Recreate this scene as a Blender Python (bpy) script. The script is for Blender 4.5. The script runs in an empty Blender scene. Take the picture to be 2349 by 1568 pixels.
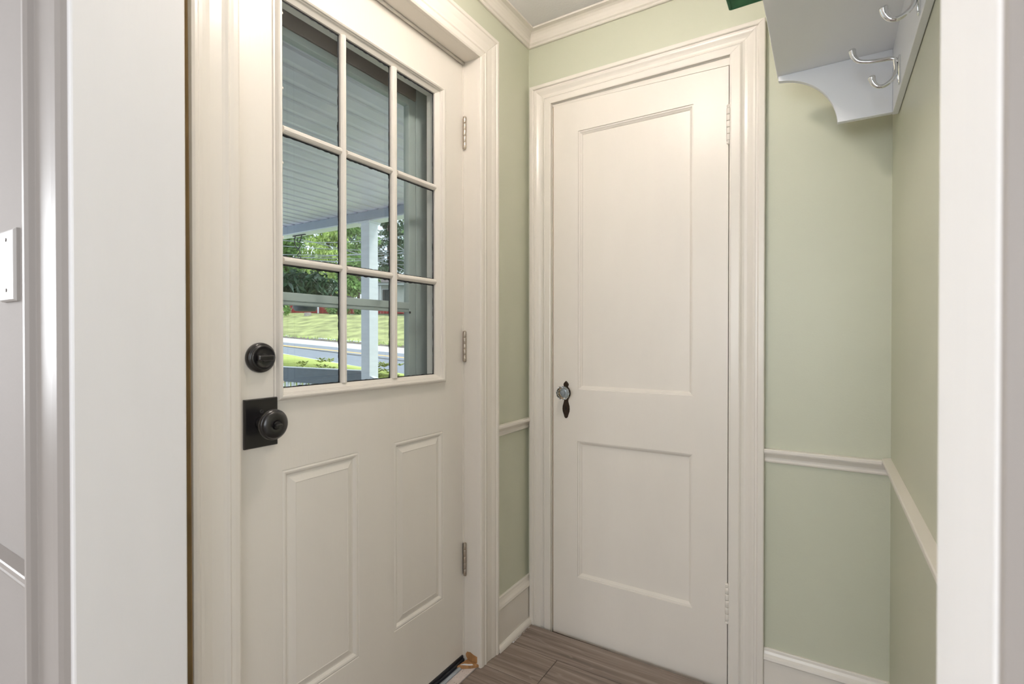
import bpy, math, random
from mathutils import Vector, Matrix, noise
random.seed(7)
S = bpy.context.scene
COL = S.collection
PI = math.pi
R_ = math.radians

# ------------------------------------------------------------------ camera, world, light, exposure
CAM = Vector((1.0099, -1.7553, 1.13))
YAW, PITCH, FPX = R_(31.79), R_(0.42), 1164.5
cd = bpy.data.cameras.new('camera'); cam = bpy.data.objects.new('camera', cd); COL.objects.link(cam)
cam.location = CAM; cam.rotation_euler = (PI/2 - PITCH, 0, YAW)
cd.sensor_width = 36.0; cd.lens = FPX/2349*36.0; cd.clip_start = 0.02; cd.clip_end = 500
cd.dof.use_dof = True; cd.dof.focus_distance = 1.9; cd.dof.aperture_fstop = 7.0
S.camera = cam
S.view_settings.view_transform = 'Standard'; S.view_settings.look = 'None'
S.view_settings.gamma = 1.0; S.view_settings.use_curve_mapping = False
S.view_settings.exposure = 0.13

W = bpy.data.worlds.new('sky'); S.world = W; W.use_nodes = True
wn = W.node_tree.nodes; wl = W.node_tree.links
bg = wn['Background']; bg.inputs['Strength'].default_value = 1.75
tc = wn.new('ShaderNodeTexCoord'); nz = wn.new('ShaderNodeTexNoise'); cr = wn.new('ShaderNodeValToRGB')
nz.inputs['Scale'].default_value = 2.0; nz.inputs['Detail'].default_value = 5
cr.color_ramp.elements[0].position = .35; cr.color_ramp.elements[0].color = (.62, .78, 1.0, 1)
cr.color_ramp.elements[1].position = .6; cr.color_ramp.elements[1].color = (.95, .98, 1.0, 1)
wl.new(tc.outputs['Generated'], nz.inputs['Vector']); wl.new(nz.outputs['Fac'], cr.inputs['Fac']); wl.new(cr.outputs['Color'], bg.inputs['Color'])

sd = bpy.data.lights.new('sun', 'SUN'); sun = bpy.data.objects.new('sun', sd); COL.objects.link(sun)
sd.energy = 2.2; sd.angle = R_(12); sd.color = (1, .96, .88)
sun.rotation_euler = Vector((-.55, -.45, -1.0)).to_track_quat('-Z', 'Y').to_euler()

def area(name, loc, aim, sx, sy, power, col):
    d = bpy.data.lights.new(name, 'AREA'); d.shape = 'RECTANGLE'; d.size = sx; d.size_y = sy; d.energy = power; d.color = col
    o = bpy.data.objects.new(name, d); COL.objects.link(o); o.location = loc
    o.rotation_euler = (Vector(aim)-Vector(loc)).to_track_quat('-Z', 'Y').to_euler(); return o
area('daylight_back_window', (.5, -4.95, 1.45), (.5, 0, 1.3), 1.5, 1.3, 44, (.90, .95, 1.0))
area('added_jamb_light_right', (2.47, -2.75, 1.45), (-1, -2.6, 1.4), 1.3, 1.3, 16, (.93, .96, 1.0))  # added area light for the left jamb, source unseen
area('added_jamb_light_left', (-3.47, -2.75, 1.45), (2, -2.6, 1.4), 1.3, 1.3, 112, (.93, .96, 1.0))  # added area light for the right jamb and right wall, source unseen
LAMP_POS = (.52, -.87, 2.2); LAMP_STRENGTH = 120.0
ADDED_ROOM_LAMP = 3.0

# ------------------------------------------------------------------ materials
def mat(name, col, rough=.5, metal=0, spec=.5, var=0, vscale=3, bump=0, bscale=200, stretch=None, coat=0, obj_rand=0):
    m = bpy.data.materials.new(name); m.use_nodes = True
    n = m.node_tree.nodes; l = m.node_tree.links; p = n['Principled BSDF']
    p.inputs['Base Color'].default_value = (*col, 1); p.inputs['Roughness'].default_value = rough
    p.inputs['Metallic'].default_value = metal; p.inputs['Specular IOR Level'].default_value = spec
    if coat: p.inputs['Coat Weight'].default_value = coat; p.inputs['Coat Roughness'].default_value = .1
    t = n.new('ShaderNodeTexCoord'); mp = n.new('ShaderNodeMapping'); l.new(t.outputs['Object'], mp.inputs['Vector'])
    if stretch: mp.inputs['Scale'].default_value = stretch
    if obj_rand:
        oi = n.new('ShaderNodeObjectInfo'); ad = n.new('ShaderNodeVectorMath'); ad.operation = 'SCALE'
        l.new(oi.outputs['Random'], ad.inputs['Scale']); ad.inputs[0].default_value = (37, 19, 11)
        l.new(ad.outputs[0], mp.inputs['Location'])
    if var:
        z = n.new('ShaderNodeTexNoise'); z.inputs['Scale'].default_value = vscale; z.inputs['Detail'].default_value = 6
        l.new(mp.outputs[0], z.inputs['Vector'])
        r = n.new('ShaderNodeValToRGB'); e = r.color_ramp.elements
        e[0].position = .3; e[1].position = .7
        e[0].color = (*[c*(1-var) for c in col], 1); e[1].color = (*[min(1, c*(1+var)) for c in col], 1)
        l.new(z.outputs['Fac'], r.inputs['Fac']); l.new(r.outputs['Color'], p.inputs['Base Color'])
    if bump:
        z = n.new('ShaderNodeTexNoise'); z.inputs['Scale'].default_value = bscale; z.inputs['Detail'].default_value = 3
        l.new(mp.outputs[0], z.inputs['Vector'])
        b = n.new('ShaderNodeBump'); b.inputs['Strength'].default_value = bump; b.inputs['Distance'].default_value = .002
        l.new(z.outputs['Fac'], b.inputs['Height']); l.new(b.outputs[0], p.inputs['Normal'])
    return m

CREAM = (.80, .755, .685)
M = {}
M['trim'] = mat('cream gloss trim paint', CREAM, .28, bump=.16, bscale=40, stretch=(3, 3, .35), var=.015, vscale=6)
M['trim_h'] = mat('cream gloss trim paint brushed sideways', CREAM, .3, bump=.14, bscale=40, stretch=(.5, .5, 3), var=.015, vscale=6)
M['door'] = mat('cream satin door paint', (.80, .76, .695), .33, bump=.10, bscale=60, stretch=(3, 3, .4), var=.012, vscale=4)
M['closet'] = mat('cream old door paint', (.81, .76, .69), .36, bump=.22, bscale=45, stretch=(2, 2, .6), var=.015, vscale=5)
M['jamb'] = mat('white brushed jamb paint', (.79, .775, .76), .34, bump=.14, bscale=30, stretch=(4, 3, .5), var=.01, vscale=8)
M['casing_near'] = mat('shade darkened gloss casing paint', (.33, .30, .275), .42, spec=.2, bump=.10, bscale=40, stretch=(3, 3, .35), var=.01, vscale=6)  # dimmer light on the camera-side casing is darkened into this colour
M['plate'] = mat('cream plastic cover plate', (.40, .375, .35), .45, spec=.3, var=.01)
M['green'] = mat('pale sage green wall paint', (.585, .60, .475), .42, bump=.12, bscale=180, var=.02, vscale=3)
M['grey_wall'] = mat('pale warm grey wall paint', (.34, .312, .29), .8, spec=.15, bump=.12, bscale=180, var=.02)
M['ceiling'] = mat('white sand textured ceiling paint', (.86, .85, .86), .8, bump=.8, bscale=120)
M['white'] = mat('white laminate board', (.88, .90, .93), .35, var=.01, bump=.05, bscale=60)
M['chrome'] = mat('polished chrome', (.78, .79, .8), .09, metal=1, var=.02)
M['nickel'] = mat('brushed nickel', (.56, .50, .43), .32, metal=1, var=.08, vscale=60)
M['black'] = mat('satin black hardware', (.012, .011, .012), .28, coat=.4, var=.2, vscale=30)
M['bronze'] = mat('dark oiled bronze', (.045, .028, .018), .42, metal=.6, var=.35, vscale=90)
M['brass'] = mat('aged brass', (.55, .33, .10), .3, metal=1, var=.1)
M['rubber'] = mat('black rubber sweep', (.014, .016, .02), .45, var=.4, vscale=60)
M['alu'] = mat('paint smeared aluminium', (.42, .47, .52), .4, metal=.5, var=.22, vscale=25, stretch=(6, 1, 1))
M['sill'] = mat('dusty pale painted sill', (.66, .58, .54), .6, var=.12, vscale=30, bump=.4, bscale=80)
M['bare'] = mat('bare tan wood', (.42, .22, .09), .6, var=.3, vscale=25, stretch=(4, 4, 1))
M['gold'] = mat('ochre bare casing edge', (.40, .26, .11), .6, var=.25, vscale=8)
M['redwood'] = mat('old red brown floor wood', (.16, .065, .03), .5, var=.4, vscale=15)
M['dark'] = mat('dark void', (.02, .017, .015), .9, var=.1)
M['screw'] = mat('dark screw head', (.12, .10, .09), .5, metal=.6, var=.1)
M['fab_green'] = mat('dark green canvas', (.04, .17, .075), .85, var=.2, vscale=40, bump=.6, bscale=500)
M['fab_beige'] = mat('beige canvas', (.62, .55, .42), .9, var=.1, vscale=40, bump=.6, bscale=500)
M['lamp_metal'] = mat('white lamp pan', (.8, .79, .77), .4, var=.02)
M['storm'] = mat('pale sage aluminium storm door', (.50, .57, .55), .38, var=.04, vscale=10)
M['ext_white'] = mat('white exterior paint', (.72, .74, .75), .5, var=.05, vscale=8, bump=.3, bscale=20, stretch=(1, 1, 4))
M['ext_soffit'] = mat('pale blue grey porch ceiling vinyl', (.70, .66, .755), .3, var=.06, vscale=4)
M['fascia'] = mat('blue grey fascia shade', (.33, .37, .42), .5, var=.05, vscale=8)  # shade of the beam face put into the colour
M['rail'] = mat('slate grey rail paint', (.075, .10, .12), .5, var=.12, vscale=10, bump=.3, bscale=20, stretch=(1, 1, 4))
M['porch_floor'] = mat('grey porch deck', (.13, .135, .14), .6, var=.1, vscale=8)
M['siding'] = mat('pale exterior siding', (.34, .35, .36), .5, var=.05)
M['frame_brown'] = mat('taupe exterior jamb paint', (.24, .20, .175), .5, var=.1, vscale=5)
M['iron'] = mat('black wrought iron', (.02, .02, .022), .5, var=.2, vscale=40)
M['pot'] = mat('dark grey hanging pot', (.05, .06, .065), .6, var=.2)
M['lawn'] = mat('mown lawn with dry patches', (.33, .345, .135), .9, var=.45, vscale=1.5, bump=.8, bscale=30)
M['grass_near'] = mat('bright near lawn', (.44, .50, .13), .9, var=.22, vscale=2.2, bump=.8, bscale=30)
M['asphalt'] = mat('worn asphalt', (.23, .25, .29), .85, var=.10, vscale=5, bump=.4, bscale=40)
M['yellow'] = mat('yellow road paint', (.80, .48, .16), .7, var=.08)
M['concrete'] = mat('pale concrete kerb', (.72, .69, .65), .85, var=.12, vscale=4)
M['edging'] = mat('grey brown timber edging', (.25, .21, .18), .85, var=.25, vscale=5)
M['soil'] = mat('dark soil under trees', (.07, .09, .035), .95, var=.3, vscale=2)
M['barn'] = mat('barn red boards', (.34, .035, .03), .7, var=.15, vscale=8)
M['roofing'] = mat('grey brown shingles', (.12, .10, .10), .8, var=.2, vscale=20)
M['house'] = mat('pale house paint', (.62, .63, .58), .6, var=.05)
M['bark'] = mat('tree bark', (.13, .095, .07), .9, var=.35, vscale=12)
M['stump'] = mat('grey weathered stump wood', (.33, .29, .26), .9, var=.25, vscale=12)
M['leaf_bright'] = mat('light yellow green foliage', (.38, .50, .12), .6, var=.45, vscale=2.0)
M['leaf_mid'] = mat('mid green foliage', (.22, .36, .10), .6, var=.45, vscale=2.0)
M['leaf_dark'] = mat('dark conifer foliage', (.07, .13, .06), .6, var=.5, vscale=2.0)
M['leaf_pot'] = mat('deep green basket foliage', (.035, .10, .04), .4, var=.5, vscale=9)
M['leaf_shrub'] = mat('yellow green shrub leaves', (.30, .34, .07), .5, var=.5, vscale=9)
M['wire'] = mat('grey utility cable', (.25, .26, .28), .6, var=.1)

def glass_mat(name, tint, gloss=1.0):
    m = bpy.data.materials.new(name); m.use_nodes = True; n = m.node_tree.nodes; l = m.node_tree.links
    n.remove(n['Principled BSDF']); o = n['Material Output']
    t = n.new('ShaderNodeBsdfTransparent'); t.inputs[0].default_value = (*tint, 1)
    g = n.new('ShaderNodeBsdfGlossy'); g.inputs['Roughness'].default_value = .01; g.inputs['Color'].default_value = (gloss, gloss, gloss, 1)
    f = n.new('ShaderNodeFresnel'); f.inputs['IOR'].default_value = 1.5
    x = n.new('ShaderNodeMixShader'); ge = n.new('ShaderNodeNewGeometry'); iv = n.new('ShaderNodeMath'); iv.operation = 'SUBTRACT'; iv.inputs[0].default_value = 1; l.new(ge.outputs['Backfacing'], iv.inputs[1])
    ml = n.new('ShaderNodeMath'); ml.operation = 'MULTIPLY'; l.new(iv.outputs[0], ml.inputs[0]); l.new(f.outputs[0], ml.inputs[1])   # reflect at the front face only
    l.new(ml.outputs[0], x.inputs[0]); l.new(t.outputs[0], x.inputs[1]); l.new(g.outputs[0], x.inputs[2])
    l.new(x.outputs[0], o.inputs['Surface']); return m
M['glass'] = glass_mat('clear door glass', (.965, .985, .985))
M['storm_glass'] = glass_mat('storm door glass', (.965, .985, .985))
m = bpy.data.materials.new('clear crystal knob'); m.use_nodes = True; p = m.node_tree.nodes['Principled BSDF']
p.inputs['Transmission Weight'].default_value = 1; p.inputs['Roughness'].default_value = .03; p.inputs['IOR'].default_value = 1.52
p.inputs['Base Color'].default_value = (.93, .95, .95, 1); M['crystal'] = m
m = bpy.data.materials.new('lit opal dome'); m.use_nodes = True; p = m.node_tree.nodes['Principled BSDF']
p.inputs['Emission Color'].default_value = (1, .90, .81, 1); p.inputs['Emission Strength'].default_value = LAMP_STRENGTH; M['dome'] = m
m = bpy.data.materials.new('added room dome'); m.use_nodes = True; p = m.node_tree.nodes['Principled BSDF']
p.inputs['Emission Color'].default_value = (1, .95, .88, 1); p.inputs['Emission Strength'].default_value = ADDED_ROOM_LAMP; M['dome2'] = m

# wood look plank floor: streaks along x, warmer and cooler bands
def plank_mat():
    m = bpy.data.materials.new('grey brown wood look plank'); m.use_nodes = True
    n = m.node_tree.nodes; l = m.node_tree.links; p = n['Principled BSDF']
    t = n.new('ShaderNodeTexCoord'); mp = n.new('ShaderNodeMapping'); mp.inputs['Scale'].default_value = (1.3, 34, 1)
    oi = n.new('ShaderNodeObjectInfo'); sc = n.new('ShaderNodeVectorMath'); sc.operation = 'SCALE'; sc.inputs[0].default_value = (53, 31, 7)
    l.new(oi.outputs['Random'], sc.inputs['Scale']); l.new(sc.outputs[0], mp.inputs['Location']); l.new(t.outputs['Object'], mp.inputs['Vector'])
    z = n.new('ShaderNodeTexNoise'); z.inputs['Scale'].default_value = 1.7; z.inputs['Detail'].default_value = 9; z.inputs['Roughness'].default_value = .62; z.inputs['Distortion'].default_value = .15
    l.new(mp.outputs[0], z.inputs['Vector'])
    r = n.new('ShaderNodeValToRGB'); e = r.color_ramp.elements
    e[0].position = .30; e[0].color = (.13, .096, .078, 1); e[1].position = .72; e[1].color = (.37, .30, .25, 1)
    a = r.color_ramp.elements.new(.5); a.color = (.23, .18, .15, 1)
    l.new(z.outputs['Fac'], r.inputs['Fac'])
    # sparse pale flowing veins
    mp2 = n.new('ShaderNodeMapping'); mp2.inputs['Scale'].default_value = (1.2, 9, 1); l.new(sc.outputs[0], mp2.inputs['Location']); l.new(t.outputs['Object'], mp2.inputs['Vector'])
    z2 = n.new('ShaderNodeTexNoise'); z2.inputs['Scale'].default_value = 1.5; z2.inputs['Detail'].default_value = 3; z2.inputs['Distortion'].default_value = .6; l.new(mp2.outputs[0], z2.inputs['Vector'])
    r2 = n.new('ShaderNodeValToRGB'); f = r2.color_ramp.elements
    f[0].position = .485; f[0].color = (0, 0, 0, 1); f[1].position = .515; f[1].color = (0, 0, 0, 1); b = f.new(.5); b.color = (1, 1, 1, 1)
    l.new(z2.outputs['Fac'], r2.inputs['Fac'])
    sc2 = n.new('ShaderNodeMath'); sc2.operation = 'MULTIPLY'; sc2.inputs[1].default_value = .35; l.new(r2.outputs['Color'], sc2.inputs[0])
    mx = n.new('ShaderNodeMix'); mx.data_type = 'RGBA'; l.new(sc2.outputs[0], mx.inputs[0]); l.new(r.outputs['Color'], mx.inputs[6]); mx.inputs[7].default_value = (.42, .35, .30, 1)
    l.new(mx.outputs[2], p.inputs['Base Color']); p.inputs['Roughness'].default_value = .42
    b = n.new('ShaderNodeBump'); b.inputs['Strength'].default_value = .15; b.inputs['Distance'].default_value = .001
    l.new(z.outputs['Fac'], b.inputs['Height']); l.new(b.outputs[0], p.inputs['Normal'])
    return m
M['plank'] = plank_mat()

# ------------------------------------------------------------------ mesh helpers
WO = {}   # world origins
class MB:
    def __init__(s): s.v = []; s.f = []; s.sm = []
    def add(s, vs, fs, smooth=False):
        o = len(s.v); s.v += [tuple(a) for a in vs]; s.f += [tuple(i+o for i in f) for f in fs]; s.sm += [smooth]*len(fs); return s
    def box(s, x0, x1, y0, y1, z0, z1):
        return s.add([(x, y, z) for x in (x0, x1) for y in (y0, y1) for z in (z0, z1)],
                     [(0, 1, 3, 2), (4, 6, 7, 5), (0, 4, 5, 1), (2, 3, 7, 6), (0, 2, 6, 4), (1, 5, 7, 3)])
    def beam(s, a, b, w, h):
        a, b = Vector(a), Vector(b); d = (b-a).normalized(); u = d.cross(Vector((0, 0, 1)))
        if u.length < .01: u = Vector((1, 0, 0))
        u.normalize(); n = u.cross(d)
        vs = [p + u*sx*w/2 + n*sz*h/2 for p in (a, b) for sx in (-1, 1) for sz in (-1, 1)]
        return s.add(vs, [(0, 1, 3, 2), (4, 6, 7, 5), (0, 4, 5, 1), (2, 3, 7, 6), (0, 2, 6, 4), (1, 5, 7, 3)])
    def rings(s, rings, smooth=True, cap=True, closed=True):
        n = len(rings[0]); vs = [p for r in rings for p in r]; fs = []
        for i in range(len(rings)-1):
            for j in range(n if closed else n-1):
                k = (j+1) % n; fs.append((i*n+j, i*n+k, (i+1)*n+k, (i+1)*n+j))
        s.add(vs, fs, smooth)
        if cap:
            s.add(rings[0], [tuple(range(n-1, -1, -1))]); s.add(rings[-1], [tuple(range(n))])
        return s
    def lathe(s, c, axis, prof, n=32, smooth=True, squash=None):
        c = Vector(c); ax = Vector(axis).normalized(); u = ax.orthogonal().normalized(); w = ax.cross(u)
        rr = [[c + ax*h + (u*math.cos(2*PI*k/n) + w*math.sin(2*PI*k/n))*max(r, 1e-5) for k in range(n)] for r, h in prof]
        return s.rings(rr, smooth)
    def tube(s, pts, rad, n=10, smooth=True):
        pts = [Vector(p) for p in pts]; rr = []; up = None
        if not isinstance(rad, (list, tuple)): rad = [rad]*len(pts)
        for i, p in enumerate(pts):
            t = (pts[min(i+1, len(pts)-1)] - pts[max(i-1, 0)]).normalized()
            if up is None: up = t.orthogonal().normalized()
            up = (up - t*up.dot(t)).normalized(); w = t.cross(up)
            rr.append([p + (up*math.cos(2*PI*k/n)+w*math.sin(2*PI*k/n))*rad[i] for k in range(n)])
        return s.rings(rr, smooth)
    def prism(s, pts, off):
        n = len(pts); pts = [Vector(p) for p in pts]; off = Vector(off)
        return s.add(pts + [p+off for p in pts], [tuple(range(n-1, -1, -1)), tuple(range(n, 2*n))] + [(i, (i+1) % n, (i+1) % n+n, i+n) for i in range(n)])

def props(o, label=None, cat=None, kind=None, group=None):
    if label: o['label'] = label
    if cat: o['category'] = cat
    if kind: o['kind'] = kind
    if group: o['group'] = group
    return o

def obj(name, mb, m, parent=None, bevel=0, fix=True, origin=None):
    me = bpy.data.meshes.new(name)
    if origin is None:
        lo = [min(v[i] for v in mb.v) for i in range(3)]; hi = [max(v[i] for v in mb.v) for i in range(3)]
        c = Vector([(a+b)/2 for a, b in zip(lo, hi)])
    else: c = Vector(origin)
    me.from_pydata([tuple(Vector(v)-c) for v in mb.v], [], mb.f); me.update()
    for p, sm in zip(me.polygons, mb.sm): p.use_smooth = sm
    if fix:
        import bmesh
        b = bmesh.new(); b.from_mesh(me); bmesh.ops.remove_doubles(b, verts=b.verts, dist=1e-6); bmesh.ops.recalc_face_normals(b, faces=b.faces); b.to_mesh(me); b.free()
    me.materials.append(M[m] if isinstance(m, str) else m)
    o = bpy.data.objects.new(name, me); COL.objects.link(o)
    WO[o.name] = c
    if parent: o.parent = parent; o.location = c - WO[parent.name]
    else: o.location = c
    if bevel:
        md = o.modifiers.new('b', 'BEVEL'); md.width = bevel; md.segments = 2; md.limit_method = 'ANGLE'; md.angle_limit = R_(40)
    return o

def empty(name, loc, parent=None):
    o = bpy.data.objects.new(name, None); COL.objects.link(o); o.empty_display_size = .05; WO[o.name] = Vector(loc)
    if parent: o.parent = parent; o.location = Vector(loc) - WO[parent.name]
    else: o.location = loc
    return o

def dup(root, delta, label=None):
    def rec(o, par):
        c = o.copy(); COL.objects.link(c)
        for k in list(o.children): rec(k, c)
        c.parent = par; return c
    r = rec(root, root.parent); r.location = root.location + Vector(delta)
    WO[r.name] = WO[root.name] + Vector(delta)
    if label: r['label'] = label
    return r

# plane frames: 'A' wall x=const facing +x (u = y), 'B' wall y=const facing -y (u = x), 'D' near face facing -y
def P(pl, base, u, z, h):
    if pl == 'A': return (base + h, u, z)
    if pl == 'C': return (base - h, u, z)
    return (u, base - h, z)

def grid_face(mb, pl, base, back, u0, u1, z0, z1, holes):
    """a slab with rectangular holes, front at height 0, back at -back"""
    us = sorted({u0, u1, *[h[0] for h in holes], *[h[1] for h in holes]}); zs = sorted({z0, z1, *[h[2] for h in holes], *[h[3] for h in holes]})
    def solid(i, j):
        if not (0 <= i < len(us)-1 and 0 <= j < len(zs)-1): return False
        a, b = (us[i]+us[i+1])/2, (zs[j]+zs[j+1])/2
        return not any(h[0] < a < h[1] and h[2] < b < h[3] for h in holes)
    for i in range(len(us)-1):
        for j in range(len(zs)-1):
            if not solid(i, j): continue
            q = [(us[i], zs[j]), (us[i+1], zs[j]), (us[i+1], zs[j+1]), (us[i], zs[j+1])]
            mb.add([P(pl, base, a, b, 0) for a, b in q], [(0, 1, 2, 3)])
            mb.add([P(pl, base, a, b, -back) for a, b in q], [(3, 2, 1, 0)])
            for k, (di, dj) in enumerate(((0, -1), (1, 0), (0, 1), (-1, 0))):
                if not solid(i+di, j+dj):
                    a, b = q[k], q[(k+1) % 4]
                    mb.add([P(pl, base, *a, 0), P(pl, base, *b, 0), P(pl, base, *b, -back), P(pl, base, *a, -back)], [(0, 1, 2, 3)])

def frame_loop(mb, pl, base, u0, u1, z0, z1, prof, fill=False, smooth=False):
    """mitred rectangular moulding: prof = (inset, height)"""
    rr = []
    for i, h in prof:
        rr.append([P(pl, base, a, b, h) for a, b in ((u0+i, z0+i), (u1-i, z0+i), (u1-i, z1-i), (u0+i, z1-i))])
    mb.rings(rr, smooth, cap=False)
    if fill: mb.add(rr[-1], [(0, 1, 2, 3)])

def casing(parent, pl, base, uLo, uLi, uRi, uRo, zi, zo, zb, prof, mleg, mhead, names='casing_board'):
    """three mitred boards; prof = (s 0 outer..1 inner, height)"""
    L = lambda a, b, s: a + (b-a)*s
    for part in 'LRH':
        mb = MB(); rows = []
        for s, h in prof:
            ul, ur, z = L(uLo, uLi, s), L(uRo, uRi, s), L(zo, zi, s)
            if part == 'L': rows.append([P(pl, base, ul, zb, h), P(pl, base, ul, z, h)])
            elif part == 'R': rows.append([P(pl, base, ur, zb, h), P(pl, base, ur, z, h)])
            else: rows.append([P(pl, base, ul, z, h), P(pl, base, ur, z, h)])
        n = len(rows)
        vs = [r[0] for r in rows] + [r[1] for r in rows]
        mb.add(vs, [(i, i+1, n+i+1, n+i) for i in range(n-1)] + [(n-1, 0, n, 2*n-1)])
        mb.add([r[0] for r in rows], [tuple(range(n))]); mb.add([r[1] for r in rows], [tuple(range(n-1, -1, -1))])
        obj(names, mb, mhead if part == 'H' else mleg, parent, bevel=.0008)

def run(name, pl, base, u0, u1, z0, prof, m, parent=None, miter0=0, miter1=0):
    """straight moulding; prof = (height protruding, dz)"""
    mb = MB()
    a = [P(pl, base, u0 + miter0*h, z0+dz, h) for h, dz in prof]; b = [P(pl, base, u1 + miter1*h, z0+dz, h) for h, dz in prof]
    mb.rings([a, b], False)
    return obj(name, mb, m, parent, bevel=.0006)

FZ = .008      # floor top
CZ = 2.329     # ceiling
YD0, YD1 = -1.478, -1.345     # near wall of the vestibule
XC = 1.163

# ------------------------------------------------------------------ room shell
w = MB(); grid_face(w, 'A', 0, .14, -1.345, .0, -.05, CZ+.1, [(-1.185, -.334, -.06, 2.09)])
props(obj('wall_left', w, 'green'), 'sage green left wall around the glazed exterior door', 'wall', 'structure')
w = MB(); grid_face(w, 'B', 0, .12, -.14, XC+.12, -.05, CZ+.1, [(.094, .756, -.06, 2.045)])
props(obj('wall_back', w, 'green'), 'sage green back wall around the closet door', 'wall', 'structure')
w = MB(); w.box(XC, XC+.12, YD1, 0, -.05, CZ+.1)
props(obj('wall_right', w, 'green'), 'sage green right wall behind the white coat rack', 'wall', 'structure')
w = MB(); grid_face(w, 'B', YD1-.0005, -(YD0-YD1), -3.6, 2.6, -.05, CZ+.1, [(.135, 1.083, -.06, 2.10)])
# wall slab from YD0 (near, facing the camera room) to YD1
w = MB(); grid_face(w, 'D', YD0, .133, -3.6, 2.6, -.05, CZ+.1, [(.135, 1.083, -.06, 2.10)])
props(obj('wall_front', w, 'grey_wall'), 'pale grey wall with the cased opening the camera looks through', 'wall', 'structure')
# other walls of the room the camera stands in
w = MB(); grid_face(w, 'A', -3.5, .1, -5.0, -1.478, -.05, CZ+.1, [(-3.4, -2.1, .8, 2.1)]); props(obj('wall_room_left', w, 'grey_wall'), 'grey left wall of the outer room', 'wall', 'structure')
w = MB(); grid_face(w, 'C', 2.5, .1, -5.0, -1.478, -.05, CZ+.1, [(-3.4, -2.1, .8, 2.1)]); props(obj('wall_room_right', w, 'grey_wall'), 'grey right wall of the outer room', 'wall', 'structure')
w = MB(); grid_face(w, 'B', -5.0, .1, -3.6, 2.6, -.05, CZ+.1, [(-.3, 1.3, .75, 2.15)])
props(obj('wall_room_back', w, 'grey_wall'), 'grey wall with a wide window behind the camera', 'wall', 'structure')
w = MB(); frame_loop(w, 'B', -5.0, -.38, 1.38, .67, 2.23, [(0, 0), (0, .02), (.08, .02), (.08, -.1)])
wf = obj('window_1', w, 'trim'); props(wf, 'white framed window behind the camera', 'window', 'structure')
w = MB(); w.box(.48, .52, -5.07, -5.03, .75, 2.15); w.box(-.3, 1.3, -5.07, -5.03, 1.43, 1.47); obj('muntin', w, 'trim', wf)

for i_, (pl_, bs_) in enumerate((('A', -3.5), ('C', 2.5))):  # unseen side windows, added to go with the jamb lights
    w = MB(); frame_loop(w, pl_, bs_, -3.48, -2.02, .72, 2.18, [(0, 0), (0, .02), (.08, .02), (.08, -.1)])
    props(obj('window_%d' % (i_+2), w, 'trim'), 'added white framed window in the %s wall of the outer room' % ('left', 'right')[i_], 'window', 'structure')
# ceiling (thick slab over both rooms)
w = MB(); w.box(-.14, 2.6, YD1, .12, CZ, CZ+.12); w.box(-3.6, 2.6, -5.1, YD1, CZ, CZ+.12)
props(obj('ceiling', w, 'ceiling'), 'white textured ceiling over the vestibule', 'ceiling', 'structure')

# floor: sub floor plus individual planks
w = MB(); w.box(-3.6, 2.6, -5.1, YD1, -.12, -.002); w.box(-.0, 1.3, YD1, -.03, -.12, -.002)
fl = obj('floor', w, 'dark'); props(fl, 'grey brown wood look plank floor', 'floor', 'structure')
rows = [-.173 - .1555*k for k in range(0, 31)]
def plank(x0, x1, y0, y1):
    mb = MB(); c = .0009
    lo = [(x0, y0, -.002), (x1, y0, -.002), (x1, y1, -.002), (x0, y1, -.002)]
    mi = [(x, y, FZ-c) for x, y, _ in lo]; tp = [(x0+c, y0+c, FZ), (x1-c, y0+c, FZ), (x1-c, y1-c, FZ), (x0+c, y1-c, FZ)]
    mb.rings([lo, mi, tp], False); return obj('plank', mb, 'plank', fl, fix=False)
g = .0011
ytop = -.028
jo = {0: 1.9, 1: .215, 2: .93, 3: .48}
for i in range(31):
    y1 = ytop if i == 0 else rows[i-1]; y0 = rows[i]
    inside = y0 > YD1
    xa, xb = (-.0, XC-.002) if y1 > YD1+.02 else (-3.49, 2.49)
    if YD1-.16 < y1 <= YD1+.16 and y0 < YD1+.02: xa, xb = (.155, 1.06)
    if YD0-.02 < y0 < YD1+.14 and not inside: xa, xb = (.155, 1.06)
    j = jo.get(i, (i*.43) % 1.2) ; xs = [xa]
    x = j - 1.22*6
    while x < xb - .02:
        if x > xa + .02: xs.append(x)
        x += 1.22
    xs.append(xb)
    for a, b in zip(xs, xs[1:]): plank(a+g, b-g, y0+g, y1-g)
# old wood exposed under the closet door
w = MB(); w.box(.10, .75, -.028, .1, -.05, -.014)
props(obj('trim_1', w, 'redwood'), 'strip of old red brown wood under the closet door', 'threshold', 'structure')

# closet interior (dark)
w = MB(); w.box(.0, .02, .12, .7, -.05, 2.3); w.box(.83, .85, .12, .7, -.05, 2.3); w.box(0, .85, .7, .72, -.05, 2.3); w.box(0, .85, .1, .72, 2.3, 2.32); w.box(0, .85, .1, .72, -.07, -.05)
props(obj('wall_closet', w, 'grey_wall'), 'plain walls inside the closed closet', 'wall', 'structure')

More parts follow.
